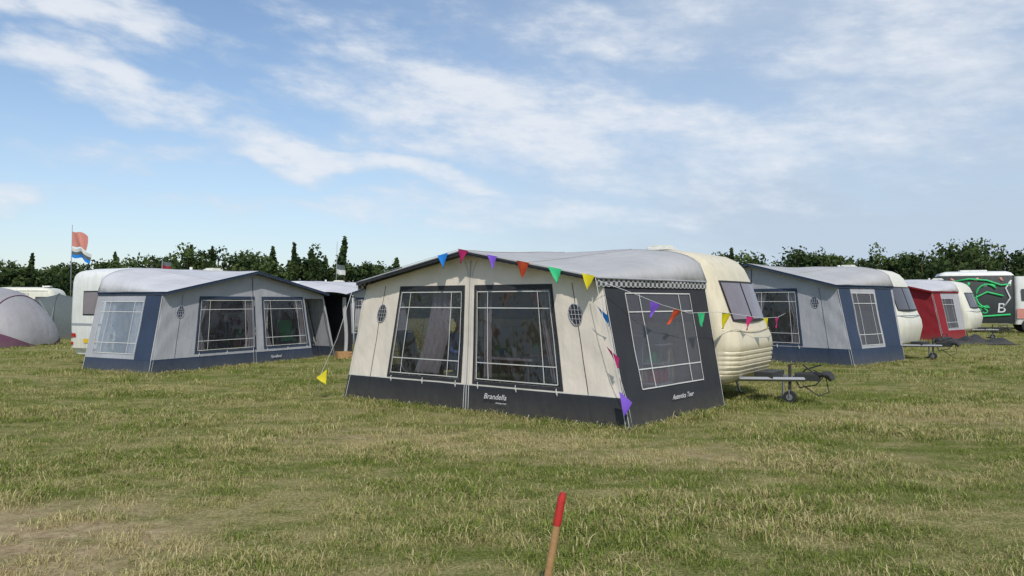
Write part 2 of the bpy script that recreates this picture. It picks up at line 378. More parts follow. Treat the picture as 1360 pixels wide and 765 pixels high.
# ------------------------------------------------------------------ caravan
def lerp_tab(tab,z):
    if z<=tab[0][0]: return tab[0][1]
    for (a,b),(c,d) in zip(tab,tab[1:]):
        if z<=c: return b+(d-b)*(z-a)/(c-a)
    return tab[-1][1]
PROF=[(.26,-.42),(.32,-.24),(.42,-.10),(.6,-.03),(.85,0),(1.05,-.03),(1.2,-.10),(1.3,-.15),(2.0,-.40),(2.2,-.50),(2.33,-.62),(2.42,-.80),(2.48,-1.1),(2.51,-1.6)]
REAR=[(.30,-.12),(.42,-.04),(.9,0),(1.2,-.04),(2.1,-.16),(2.3,-.24),(2.41,-.40),(2.48,-.8),(2.51,-1.3)]
REARV=[(.30,.10),(.42,.03),(.9,0),(1.2,-.0),(2.1,.03),(2.3,.07),(2.41,.18),(2.48,.5),(2.51,.9)]
def caravan(loc,ang,y0,xr,xf,shell,width=2.08,ribs=True,scale=1.0,hitch=True,rearplate=False,stripe=None,glass='glasspale',rad=.26,name='caravan',vent=True,prof=PROF):
    E=empty(name,loc,ang); b0=width/2; yc=y0+b0+.01
    def XF(z): return xf+lerp_tab(prof,z/scale)*1.0
    def XR(z): return xr+(lerp_tab(REARV,z/scale) if rearplate else -lerp_tab(REAR,z/scale))
    def B(z):
        return b0*lerp_tab([(.26,.93),(.4,.985),(.6,1),(2.2,.99),(2.33,.97),(2.42,.92),(2.48,.80),(2.51,.55)],z/scale)
    zs=[.26,.29,.34,.40,.46]
    if ribs:
        for i in range(5): zs+= [.47+.075*i,.485+.075*i,.52+.075*i,.535+.075*i]
    zs+=[.86,.95,1.05,1.15,1.25,1.4,1.6,1.8,2.0,2.1,2.2,2.27,2.33,2.38,2.42,2.46,2.48,2.50,2.51]
    zs=sorted(set(round(z,4) for z in zs))
    rg=[]
    for z0 in zs:
        z=z0*scale; rb=0
        if ribs and .47<=z0<=.84:
            ph=((z0-.47)/.075)%1; rb=-.022 if ph<.12 or ph>.84 else 0.0
        a,c,b=XR(z)-rb*.3,XF(z)+rb,B(z); r=min(rad,b*.9); pts=[]
        for cx,cy,a0 in((c-r,b-r,0),(a+r,b-r,90),(a+r,-b+r,180),(c-r,-b+r,270)):
            for i in range(9):
                t=math.radians(a0+90*i/8); x=cx+r*math.cos(t); y=cy+r*math.sin(t)
                pts.append(Vector((x,yc+y,z)))
        for p in pts:
            if p.x>0:
                k=min(1,abs(p.y-yc)/b); p.x-=.10*k*k
        rg.append(pts)
    m=MB(); m.rings(rg,shell); m.obj('body_shell',E,True,autos=50)
    def FR(y,z,off):
        b=B(z); r=rad; x=XF(z); d=abs(y)-(b-r)
        if d>0: x=x-r+math.sqrt(max(0,r*r-min(d,r)**2))
        x-=.10*min(1,abs(y)/b)**2
        return Vector((x+off,yc+y,z))
    def RE(y,z,off):
        b=B(z); x=XR(z); d=abs(y)-(b-rad)
        if d>0: x=x+rad-math.sqrt(max(0,rad*rad-min(d,rad)**2))
        return Vector((x-off,yc+y,z))
    w=MB()
    def rwin(fn,y0_,y1_,z0_,z1_,g):
        w.patch(fn,y0_-.035,y1_+.035,z0_-.035,z1_+.035,'rubber',off=.006,na=14,nb=6)
        w.patch(fn,y0_,y1_,z0_,z1_,g,off=.018,na=14,nb=6)
    s=scale
    rwin(FR,-.74,-.03,1.34*s,1.93*s,glass); rwin(FR,.03,.74,1.34*s,1.93*s,glass)
    if rearplate: rwin(RE,-.30,.30,1.30,1.86,'glasspale')
    else: rwin(RE,-.62,.62,1.3*s,1.9*s,'glass')
    w.patch(FR,-b0*.96,b0*.96,1.16*s,1.185*s,'steel' if shell!='shellcream' else shell,off=.012,na=20,nb=1)
    if rearplate:
        w.patch(RE,-b0*.95,b0*.95,1.00,1.06,'stripe',off=.004,na=20,nb=1)
        w.patch(RE,-b0*.9,b0*.9,.42,.66,'shellivory',off=.03,na=20,nb=1)
        w.patch(RE,-.26,.26,.56,.67,'plate',off=.045,na=2,nb=1)
        for q in(-.85,.62): w.patch(RE,q,q+.22,.70,.80,'taill',off=.02,na=3,nb=1)
        for q in(-.8,.7): w.patch(RE,q,q+.10,.50,.58,'taill',off=.045,na=3,nb=1)
    for sg,yy in((-1,yc-b0),(1,yc+b0)):
        L_=xf-xr
        for q0,q1 in((.14,.36),(.68,.86)):
            w.box((xr+L_*(q0+q1)/2,yy,1.6*s),(L_*(q1-q0),.03,.55),'glass')
            w.box((xr+L_*(q0+q1)/2,yy,1.6*s),(L_*(q1-q0)+.06,.02,.61),'rubber')
    w.box((xr+.52*(xf-xr),yc-b0,1.25),(.62,.035,1.75),shell); w.box((xr+.52*(xf-xr),yc-b0,1.25),(.65,.02,1.78),'rubber')
    w.box((xr+.52*(xf-xr),yc-b0-.005,1.7),(.42,.04,.5),'glass')
    w.tube([(xr+.7,yc-b0-.004,2.28*s),(xf-.8,yc-b0-.004,2.28*s)],.012,'steel',6)
    if vent:
        vx=(xr+xf)/2+1.2; w.box((vx,yc-.2,2.55*s),(.38,.38,.05),'shellwhite'); w.box((vx,yc-.2,2.59*s),(.30,.30,.04),'shellivory')
        w.tube([(vx-.45,yc+.2,2.5*s),(vx-.45,yc+.2,2.63*s)],.045,'shellwhite',10)
    w.obj('windows_and_fittings',E,False,bevel=.008)
    k=MB(); wx=(xr+xf)/2-.1
    for sg in(-1,1):
        yy=yc+sg*(b0-.16)
        rr_=[(.0,.02),(.12,.02),(.17,.0),(.19,.02),(.28,.03),(.315,.06),(.315,.15),(.28,.18),(.1,.18),(0,.18)]
        rgs=[]
        for (r_,t_) in rr_: rgs.append([Vector((wx+max(r_,.001)*math.cos(a*math.pi/12),yy+sg*(.09-t_)+sg*.09,.31+max(r_,.001)*math.sin(a*math.pi/12))) for a in range(24)])
        k.rings(rgs,lambda i:'steel' if i<3 else 'rubber')
        k.tube([(wx+.40*math.cos(a*math.pi/14),yc+sg*(b0+.0),.34+.40*math.sin(a*math.pi/14)) for a in range(15)],.025,shell,6)
        for xx in(xr+.5,xf-.75):
            k.tube([(xx,yc+sg*.75,.36),(xx+.12,yc+sg*.78,.0)],.022,'steel',6); k.box((xx+.12,yc+sg*.78,.012),(.14,.1,.02),'darkmetal')
    k.obj('wheels_and_steadies',E,True,autos=40)
    if hitch:
        h=MB(); hx=xf+.98; hz=.42
        for sg in(-1,1):
            h.tube([(xf-.9,yc+sg*.72,.36),(xf-.2,yc+sg*.5,.38),(hx-.28,yc+sg*.07,hz-.03)],.035,'steel',4)
        h.box((hx-.25,yc,hz),(.35,.16,.10),'darkmetal')
        h.box((xf+.12,yc,hz+.02),(.30,.62,.10),'darkmetal')
        h.tube([(hx-.45,yc,hz+.03),(hx-.15,yc,hz+.05),(hx,yc,hz+.05)],[.04,.045,.035],'darkmetal',10)
        h.tube([(hx-.03,yc,hz+.07),(hx+.07,yc,hz+.05),(hx+.12,yc,hz-.02)],[.05,.065,.05],'darkmetal',10)
        h.tube([(hx-.15,yc,hz+.06),(hx-.32,yc-.02,hz+.2)],.014,'rubber',6)
        h.tube([(hx-.38,yc+.05,hz+.02),(hx-.30,yc+.05,hz+.12),(hx-.06,yc+.05,hz+.20)],.013,'rubber',6)
        jx=hx-.50; jy=yc-.11
        h.tube([(jx,jy,.17),(jx,jy,hz+.20)],.024,'darkmetal',10); h.tube([(jx,jy,hz+.20),(jx+.1,jy,hz+.21),(jx+.1,jy,hz+.16)],.009,'darkmetal',6)
        h.tube([(jx,jy-.035,.10),(jx,jy+.035,.10)],.10,'rubber',18); h.tube([(jx,jy-.045,.10),(jx,jy+.045,.10)],.05,'steel',14)
        h.tube([(jx,jy-.05,.10),(jx,jy-.05,.2),(jx,jy,.22),(jx,jy+.05,.2),(jx,jy+.05,.10)],.011,'steel',6)
        h.tube([(hx-.5,yc+.08,hz),(hx-.35,yc-.1,hz-.16),(hx-.1,yc-.12,hz-.1),(hx+.02,yc-.08,hz+.05),(hx-.15,yc-.05,hz+.12)],.011,'rubber',6)
        h.tube([(hx-.02,yc+.1,hz+.08),(hx+.05,yc+.05,hz-.22),(hx-.08,yc-.05,hz-.28),(hx-.3,yc-.1,hz-.12)],.010,'rubber',6)
        h.tube([(hx-.72,yc+.28,.36),(hx-.72,yc+.28,.06)],.02,'steel',6); h.box((hx-.72,yc+.28,.03),(.16,.12,.05),'darkmetal')
        h.obj('tow_hitch',E,True,autos=35)
    return E,FR

mloc=(-.686,11.01,0); mang=math.degrees(math.atan2(-.594,.804))
E1,F1,S1,R1=awning(mloc,mang,5.4,2.75,1.90,2.34,2.46,'cream','char','roofgrey','char',[(-1.70,-.16),(.16,1.72)],(.46,1.80),.39,
    vents=[(-2.12,1.43),(2.14,1.45)],checker=True,sidewin='winmid')
text('Brandella',E1,(.36,-.03,.22),(math.radians(90),0,0),.11,'logo')
text('awnings since',E1,(.58,-.03,.16),(math.radians(90),0,0),.035,'logo')
p=S1(1)(1.15,.26,.035); text('Autentica Tour',E1,p,(math.radians(90),0,math.radians(86)),.10,'logo')
x=MB()
for a,c,q in((-1.05,-.55,-.25),(-.30,-.18,0),(1.35,1.68,.15),(.20,.34,0)):
    def C(s,z,o,a=a,c=c,q=q): 
        k=(1.85-z)/1.4; p=F1(a+(c-a)*s+q*k*k,z,-.16); p.y+=.03*math.sin(s*26); return p
    x.patch(C,0,1,.5,1.88,'curtain',na=36,nb=8)
x.obj('inner_drapes',E1,True)
C1,FR1=caravan(mloc,mang,2.77,-2.6,3.15,'shellcream')
lloc=(-6.66,19.21,0); lang=math.degrees(math.atan2(.88,.47))
E2,F2,S2,R2=awning(lloc,lang,6.1,2.45,1.80,2.36,2.45,'grey','navy','rooflight','grey',[(-1.85,.02),(.38,2.0)],(.42,1.68),.30,
    vents=[(-2.45,1.38)],sidewin='winpale',door=(2.12,2.98),sidecurt=True,frontcurt=True,inset=.42,flare=0,binset=.4,sides=(.26,.90),sideframe='navy',framestrips='one')
C2,_=caravan(lloc,lang,2.47,-2.2,2.6,'shellwhite',width=2.0,ribs=False,rearplate=True,glass='glass')
text('Fjordland',E2,(.5,-.03,.13),(math.radians(90),0,0),.10,'logo')
x=MB(); 
x.patch(lambda a,b_,o:Vector((2.60+a,-.12+b_,1.90-.10*a*a)),0,1.25,0,2.4,'navy',na=10)
x.patch(lambda a,z,o:Vector((3.82-.12*z/1.8,a,z)),.0,2.4,0,1.78,'char'); x.tube([(3.80,-.08,0),(3.72,-.08,1.80)],.02,'white',6)  # porch right wall, coloured charcoal to darken the open doorway
x.patch(lambda a,z,o:Vector((2.6+a,2.3,z)),0,1.2,0,1.9,'char')  # dark back panel added to stand in for the doorway's shaded interior
x.patch(lambda a,z,o:Vector((3.52+a+.05*math.sin(z*3),.1+.03*math.sin(a*40),z)),0,.2,0.02,1.75,'curtain',na=20,nb=8)
x.obj('porch_canopy_and_shade_panels',E2,True)
rloc=(6.56,20.42,0); rang=math.degrees(math.atan2(-.72,.69))
E3,F3,S3,R3=awning(rloc,rang,5.6,2.9,2.0,2.62,2.6,'grey','navy','roofgrey','grey',[(-1.6,-.1),(.12,1.50)],(.50,1.90),.42,
    vents=[(2.05,1.60)],sidewin='winmid',inset=.45,sideframe='navy',frontcurt=True,sides=(.22,.62))
C3,_=caravan(rloc,rang,2.92,-3.0,2.95,'shellivory',ribs=False,scale=1.04,glass='glass')
E4,F4,S4,R4=awning((15.75,31.8,0),rang+2,5.0,2.6,2.0,2.5,2.55,'maroon','maroon','rooflight','grey',[(-1.5,-.2),(.2,1.2)],(.5,1.8),.42,
    sidewin='winmid',inset=.45,sideframe='maroon',sides=(.3,.75),framestrips='one')
C4,_=caravan((15.75,31.8,0),rang+2,2.62,-2.6,3.0,'shellivory',ribs=False,scale=1.02,glass='glass')
caravan((22.0,46,0),-30,0,-2.5,2.5,'shellwhite',ribs=False,glass='glass',scale=1.1)
caravan((30.3,42,0),-46,0,-2.5,2.5,'shellwhite',ribs=False,glass='glass',scale=1.05)
caravan((36,45,0),-40,0,-2.5,2.5,'shellivory',ribs=False,glass='glass')
caravan((-12.2,32.0,0),20,0,-2.5,2.3,'shellwhite',ribs=False,glass='glass')
caravan((-7.9,33.5,0),62,0,-2.6,2.3,'shellwhite',ribs=False,glass='glass',rearplate=True)
caravan((-30.5,46,0),10,0,-2.4,2.3,'shellivory',ribs=False,glass='glass')
awning((-5.4,29.5,0),62,4.6,2.4,1.85,2.3,2.4,'grey','navy','rooflight','navy',[(-1.4,-.2),(.2,1.4)],(.5,1.7),.4,sidewin='winmid')

def rr(xa,xb,ya,yb,z,r):
    pts=[]
    for cx,cy,a0 in((xb-r,yb-r,0),(xa+r,yb-r,90),(xa+r,ya+r,180),(xb-r,ya+r,270)):
        for i in range(6):
            t=math.radians(a0+18*i); pts.append(Vector((cx+r*math.cos(t),cy+r*math.sin(t),z)))
    return pts
G=empty('graffiti_camper_van',(24.3,38.2,0),-24)
g=MB()
g.rings([rr(-1.9,1.35,0,2.2,.5,.1),rr(-1.95,1.4,-.02,2.22,.7,.12),rr(-1.95,1.4,-.02,2.22,2.95,.15),rr(-1.85,1.3,.06,2.14,3.1,.2),rr(-1.6,1.1,.3,1.9,3.18,.2)],lambda i:'gfblack' if i<2 else 'shellwhite')
g.rings([rr(1.41,2.75,.1,2.1,.45,.15),rr(1.41,2.95,.05,2.15,.8,.2),rr(1.41,2.9,.05,2.15,1.5,.2),rr(1.41,2.5,.12,2.08,2.4,.2),rr(1.41,2.3,.2,2.0,2.9,.2)],'shellwhite')
g.box((2.05,.06,1.95),(.7,.06,.6),'glass'); g.box((2.70,1.1,1.95),(.3,1.6,.55),'glass',Matrix.Rotation(-.4,3,'Y'))
g.box((1.95,.03,1.0),(.9,.03,.5),'gfpink')
for xx in(-1.2,2.1):
    for yy in(.12,2.05): g.tube([(xx,yy-.1,.4),(xx,yy+.1,.4)],.4,'rubber',20); 
g.box((-.3,1,3.2),(1.2,.9,.12),'shellwhite')
g.obj('body',G,True,autos=35)
g=MB()
def sp(pts,r=.05,m_='gfgreen'): g.tube([(a,-.045,c) for a,c in pts],r,m_,6)
sp([(-1.5+.35*math.cos(t*.3)+.0,2.2+.45*math.sin(t*.3)) for t in range(3,18)])
sp([(-1.3,2.65),(-.6,2.78),(.2,2.7),(.8,2.45),(1.2,2.5)]); sp([(-1.2,2.2),(-.5,1.7),(.2,2.1),(.9,1.9)]); sp([(-1.7,1.5),(-1.0,1.25),(-.4,1.45),(0,1.3)])
sp([(.2+.5*math.cos(t*.35),1.9+.6*math.sin(t*.35)) for t in range(2,15)]); sp([(-1.8,.9),(-.5,.8),(1.2,.95)]); sp([(.9,1.3),(1.2,1.8),(1.0,2.3),(1.25,2.7)],.04,'logo')
sp([(-1.0,1.1),(-.9,1.9),(-1.4,2.4)],.06)
for t in range(9): g.box((-1.7+.36*t,-.03,2.55+.2*math.sin(t*2)),(.22,.02,.12),['gfgreen','gfpink','logo'][t%3],Matrix.Rotation(t*.6,3,'Y'))
g.obj('graffiti_lines',G,True)
text('AUS',G,(-.9,-.05,1.0),(math.radians(90),0,0),.62,'gfgreen',shear=.15)
text('B',G,(.6,-.05,1.05),(math.radians(90),0,0),.7,'logo',shear=.1)

def tent(name,loc,ang,Lh,Wd,Ht,top,low,nlow=3,n=9):
    E=empty(name,loc,ang); m=MB(); rg=[]
    def ring(t,o=0):
        prof=max((1-abs(t)**2.8),0)**.5; prof=max(prof,.03); sag=1-.06*abs(math.sin(t*math.pi*1.5))
        return [Vector((t*Lh,-(Wd/2+o)*(prof**.5)*math.cos(math.pi*j/24),(Ht+o)*prof*sag*math.sin(math.pi*j/24)**.8)) for j in range(25)]
    for i in range(n*4+1): rg.append(ring(math.sin((-1+2*i/(n*4))*math.pi/2)))
    m.rings(rg,top,caps=False,close=False)
    kk=m.mi(low)
    for fi in range(len(m.f)):
        j=fi%24
        if j<nlow or j>=24-nlow: m.m[fi]=kk
    for t in(-.72,-.0,.72): m.tube(ring(t,.01),.02,low,5)
    for s in(-1,1):
        for xx in(-.6,0,.6): m.tube([(xx*Lh,s*Wd*.42,Ht*.7),(xx*Lh*1.1,s*(Wd/2+.9),0)],.005,'white',4)
    m.obj('flysheet',E,True); return E
tent('tunnel_tent',(-20.7,27.6,0),-8,3.6,3.4,2.4,'tentgrey','tentpurple',2)
tent('dome_tent',(-20.2,33.0,0),20,1.9,2.4,1.95,'tentdark','tentdark')
tent('dome_tent',(-23.0,39.5,0),0,1.8,2.2,2.0,'tentgreen','tentdark')
tent('dome_tent',(-27,38,0),10,1.7,2.2,1.9,'tentgrey','tentdark')
tent('dome_tent',(-33,45,0),30,2.4,2.8,2.3,'tentgrey','tentpurple')

def flagpole(loc,h,flags):
    E=empty('flagpole',loc); m=MB(); m.tube([(0,0,0),(.02,0,h*.6),(.06,0,h)],[.03,.022,.012],'steel',8)
    for z,w,hh,mats in flags:
        for i,mk in enumerate(mats):
            h0=z+hh*i/len(mats)
            m.patch(lambda a,b,o:Vector((.05+a*.9,.16*math.sin(a*8+b*3)*a/w,b-.30*a*a/w-.05*math.sin(a*9))),0,w,h0,h0+hh/len(mats),mk,na=14,nb=4)
    m.obj('pole_and_flags',E,True)
flagpole((-20.9,35,0),5.25,[(4.25,.75,.70,['sky2','sky2','sky2']),(3.72,.95,.45,['fblue','tentdark','white'])])
flagpole((-10.0,42,0),5.0,[(3.2,.5,.55,['white','tentdark'])])
flagpole((-15.2,32,0),3.5,[(3.05,.4,.35,['maroon','tentdark'])])

def bunting(parent,pts,flags,name='bunting'):
    m=MB(); P=[Vector(q) for q in pts]
    d=[0]
    for a,b in zip(P,P[1:]): d.append(d[-1]+(b-a).length)
    def at(t):
        t*=d[-1]
        for i in range(len(P)-1):
            if t<=d[i+1]+1e-6: return P[i].lerp(P[i+1],(t-d[i])/max(1e-6,d[i+1]-d[i])),(P[i+1]-P[i]).normalized()
        return P[-1],(P[-1]-P[-2]).normalized()
    m.tube(P,.004,'white',5)
    for t,c in flags:
        p,dr=at(t); steep=abs(dr.z)>.75
        if steep: dr=Vector((dr.x,dr.y,0)).normalized()*.6+Vector((0,0,dr.z*.5)); dr.normalize()
        w=.11*random.uniform(.85,1.1); h=.22*random.uniform(.85,1.1); tw=random.uniform(-.7,.7); side=dr.cross(Vector((0,0,1))).normalized()
        dn=(Vector((0,0,-1))+dr*random.uniform(-.6,.6)).normalized()
        k=m.mi('f'+c); base=len(m.v); nn=6; nc=5
        for i in range(nn+1):
            q=i/nn; ww=w*(1-q)
            for s in np.linspace(-1,1,nc):
                m.v.append(tuple(p+dr*(s*ww)+dn*(h*q)+side*(tw*.30*q*h*2+.03*s*s*tw+.018*math.sin(q*4+s*2+t*9)*q)))
        for i in range(nn):
            for j in range(nc-1): 
                a=base+i*nc+j; m.f.append((a,a+1,a+nc+1,a+nc)); m.m.append(k)
    return m.obj(name,parent,True)
Bt=empty('bunting',mloc,mang)
def RE1(x): 
    p=R1(x/(2.7-.41),0,.0); return (p.x,p.y-.04,p.z+.015)
xsb=[-1.6,-1.0,-.35,0,.6,1.15,1.7,2.25]
bunting(Bt,[RE1(x) for x in xsb],[(t,c) for t,c in [(.33,'blue'),(.43,'pink'),(.575,'purple'),(.71,'orange'),(.85,'green'),(.985,'yellow')]],'gable_string')
bunting(Bt,[(2.30,-.15,1.93),(2.42,-.14,1.35),(2.58,-.14,.85),(2.74,-.10,.33),(2.8,-.1,.05)],[(.22,'blue'),(.50,'pink'),(.80,'purple')],'corner_string')
bunting(Bt,[(2.32,-.12,1.90),(2.62,.35,1.72),(2.78,.8,1.58),(2.88,1.5,1.46),(2.98,2.3,1.47),(3.15,2.8,1.42),(3.28,3.4,1.36),(3.3,4.2,1.36),(3.28,4.7,1.42)],
   [(.19,'purple'),(.30,'orange'),(.42,'green'),(.56,'yellow'),(.68,'pink'),(.78,'yellow'),(.90,'pink')],'side_string')
bunting(Bt,[(-2.30,-.14,1.9),(-2.65,-.2,1.0),(-2.85,-.35,.45),(-2.9,-.4,.02)],[(.80,'yellow')],'left_string')
bunting(Bt,[(-2.0,1.0,1.95),(-1.0,.9,1.75),(0,.8,1.82),(1.0,.9,1.72),(2.0,1.0,1.9)],[(.1,'green'),(.22,'blue'),(.34,'orange'),(.55,'orange'),(.66,'orange'),(.78,'pink'),(.9,'yellow')],'inner_string')

def table(loc,ang,parent=None):
    E=empty('camping_table',loc,ang); m=MB()
    m.rings([rr(-.6,.6,-.38,.38,.70,.06),rr(-.6,.6,-.38,.38,.73,.06)],'grey')
    for x in(-.5,.5):
        for y in(-.3,.3): m.tube([(x,y,.70),(x*1.1,y*1.1,.02)],.014,'steel',6)
    for i,(x,y) in enumerate([(-.3,.1),(.1,-.1),(.35,.15)]): m.tube([(x,y,.73),(x,y,.73+.1+.06*i)],.035,['fblue','white','fgreen'][i],12)
    m.obj('table',E,False,bevel=.004)
def cabinet(loc,ang):
    E=empty('camping_cabinet',loc,ang); m=MB()
    for z in(.3,.62,.92): m.box((0,0,z),(1.0,.42,.025),'grey')
    for x in(-.48,.48):
        for y in(-.19,.19): m.tube([(x,y,0),(x,y,.92)],.013,'steel',6)
    for i,(x,z,w_,h_,k) in enumerate([(-.3,.32,.25,.22,'fblue'),(.05,.32,.3,.18,'wood'),(.35,.32,.16,.25,'red'),(-.25,.64,.35,.2,'white'),(.2,.64,.3,.16,'fgreen'),(-.3,.94,.16,.3,'shellwhite'),(-.05,.94,.2,.16,'fpink'),(.3,.94,.28,.22,'steel')]):
        m.box((x,0,z+h_/2),(w_,.28,h_),k)
    m.obj('shelves_and_boxes',E,False,bevel=.01)
def chair(loc,ang,mat='navy'):
    E=empty('camping_chair',loc,ang); m=MB()
    m.patch(lambda x,y,o:Vector((x,y,.44-.04*math.cos(x*5)*1)),-.25,.25,-.25,.25,mat,na=6,nb=6)
    m.patch(lambda x,z,o:Vector((x,.25+.22*(z-.42),z)),-.25,.25,.44,1.05,mat,na=6,nb=6)
    for s in(-1,1):
        m.tube([(s*.27,-.27,.02),(s*.27,.25,.45),(s*.27,.40,1.08)],.012,'steel',6); m.tube([(s*.27,.3,.02),(s*.27,-.25,.45),(s*.27,-.27,.64),(s*.27,.28,.66)],.012,'steel',6)
    m.tube([(-.27,.40,1.08),(.27,.40,1.08)],.012,'steel',6); m.obj('frame_and_seat',E,True)
def person(loc,ang,shirt='shirt'):
    E=empty('seated_person',loc,ang)
    V=[];Eg=[];Rr=[]
    def v(p,r,prev=None):
        V.append(p);Rr.append(r)
        if prev is not None: Eg.append((prev,len(V)-1))
        return len(V)-1
    pel=v((0,.05,.54),.15); sp1=v((0,.08,.72),.14,pel); ch=v((0,.07,.92),.16,sp1); nk0=v((0,.05,1.06),.085,ch); nk=v((0,.03,1.13),.055,nk0); hd0=v((0,.01,1.2),.07,nk)
    for s in(-1,1):
        hp=v((s*.09,.0,.53),.095,pel); kn=v((s*.13,-.42,.52),.065,hp); an=v((s*.13,-.40,.10),.042,kn); he=v((s*.13,-.42,.05),.04,an); v((s*.13,-.60,.04),.035,he)
        sh=v((s*.17,.06,1.02),.06,ch); el=v((s*.25,-.06,.78),.045,sh); wr=v((s*.14,-.28,.77),.028,el); pm=v((s*.10,-.35,.76),.034,wr)
        for i,dx in enumerate((-.03,-.01,.01,.03)):
            f=v((s*.10+dx,-.40,.765),.009,pm); v((s*.10+dx,-.43-.008*(i in(1,2)),.75),.008,f)
        v((s*.10-s*.045,-.36,.77),.010,pm)
    me=bpy.data.meshes.new('body'); me.from_pydata(V,Eg,[]); o=bpy.data.objects.new('body_tmp',me); scene.collection.objects.link(o)
    o.modifiers.new('s','SKIN')
    for i,sv in enumerate(me.skin_vertices[0].data): sv.radius=(Rr[i],Rr[i]); sv.use_root=(i==0)
    sb=o.modifiers.new('d','SUBSURF'); sb.levels=2
    dg=bpy.context.evaluated_depsgraph_get(); dg.update()
    nm=bpy.data.meshes.new_from_object(o.evaluated_get(dg)); bpy.data.objects.remove(o)
    nm.materials.clear()
    for k in(shirt,'jeans','skin','rubber'): nm.materials.append(M[k])
    for f in nm.polygons:
        c=f.center; f.use_smooth=True
        if c.z<.09: i=3
        elif c.z<.60: i=1
        elif c.z>1.09 or c.y<-.22: i=2
        else: i=0
        f.material_index=i
    b=bpy.data.objects.new('body',nm); b.parent=E; scene.collection.objects.link(b)
    h=MB()
    def ell(c,r,mat,nu=16,nv=12,zmin=-1):
        rg=[]
        for i in range(nv+1):
            t=-1+2*i/nv; t=max(t,zmin); q=math.sqrt(max(0,1-t*t))+1e-3
            rg.append([Vector((c[0]+r[0]*q*math.cos(2*math.pi*j/nu),c[1]+r[1]*q*math.sin(2*math.pi*j/nu)*(1-.12*(t<0)*abs(t)),c[2]+r[2]*t)) for j in range(nu)])
        h.rings(rg,mat)
    ell((0,-.01,1.27),(.074,.092,.118),'skin'); ell((0,.015,1.30),(.084,.10,.105),'hair',zmin=-.3)
    ell((0,-.11,1.255),(.013,.018,.024),'skin',8,6)
    for s in(-1,1): ell((s*.028,-.094,1.275),(.011,.006,.007),'rubber',8,6); ell((s*.078,0,1.26),(.01,.02,.03),'skin',8,6)
    h.tube([(-.022,-.094,1.215),(0,-.1,1.212),(.022,-.094,1.215)],.005,'maroon',6)
    h.obj('head',E,True)
def mw(x,y,z=0.02):
    a=math.radians(mang); return (mloc[0]+x*math.cos(a)-y*math.sin(a),mloc[1]+x*math.sin(a)+y*math.cos(a),z)
table(mw(.1,1.05),mang); chair(mw(-1.0,.95),mang+85,'navy'); person(mw(-.93,.95),mang+85,'shirt')
chair(mw(.95,1.15),mang-80,'maroon'); person(mw(.88,1.15),mang-80,'shirt2'); chair(mw(-1.9,1.1),mang+100,'navy')
chair(mw(1.8,1.5),mang+20,'navy'); cabinet(mw(-1.3,2.45),mang); cabinet(mw(1.6,2.45),mang)
def lw(x,y,z=.02):
    a=math.radians(lang); return (lloc[0]+x*math.cos(a)-y*math.sin(a),lloc[1]+x*math.sin(a)+y*math.cos(a),z)
table(lw(-1.2,1.2),lang); chair(lw(-.2,1.3),lang-90); chair(lw(1.2,1.2),lang+30,'maroon'); chair(lw(2.4,1.0),lang,'fgreen'); cabinet(lw(-.9,2.1),lang); cabinet(lw(1.1,2.1),lang)
St=empty('marker_stake'); m=MB()
m.tube([(.146,3.9,-.05),(.19,3.905,.2),(.235,3.9,.455)],[.020,.021,.020],'wood',12)
m.tube([(.235,3.9,.455),(.262,3.9,.60),(.268,3.9,.625)],[.0215,.0215,.015],'red',12)
m.obj('stake',St,True,autos=50)
T=empty('ground_tarp',(17.7,28.3,0)); m=MB()
m.patch(lambda x,y,o:Vector((x,y,.02+.38*(max(0,noise.noise(Vector((x*1.9+4,y*1.9,2)))+.30))*max(0,1-(x/1.3)**4)*max(0,1-(y/.8)**4))),-1.3,1.3,-.8,.8,'char',na=36,nb=26)
m.obj('sheet',T,True)
T=empty('kit_bag',(15.9,27.2,0),25); m=MB()
m.rings([[Vector((x_,.17*r_*math.cos(a*math.pi/8),.17+.17*r_*math.sin(a*math.pi/8)*(.9+.1*math.cos(x_*9)))) for a in range(16)] for x_,r_ in((-.42,.3),(-.40,.8),(-.3,1),(0,.95),(.3,1),(.40,.8),(.42,.3))],'char')
m.tube([(-.15,0,.33),(-.1,0,.43),(.1,0,.43),(.15,0,.33)],.015,'rubber',6); m.obj('bag',T,True)
B_=empty('wooden_crate',(-4.75,20.9,0),30); m=MB()
for i in range(3):
    m.box((0,-.15,.04+.07*i),(.4,.02,.05),'wood'); m.box((0,.15,.04+.07*i),(.4,.02,.05),'wood'); m.box((-.2,0,.04+.07*i),(.02,.28,.05),'wood'); m.box((.2,0,.04+.07*i),(.02,.28,.05),'wood')
m.box((0,0,.02),(.37,.27,.02),'wood'); m.obj('crate',B_)

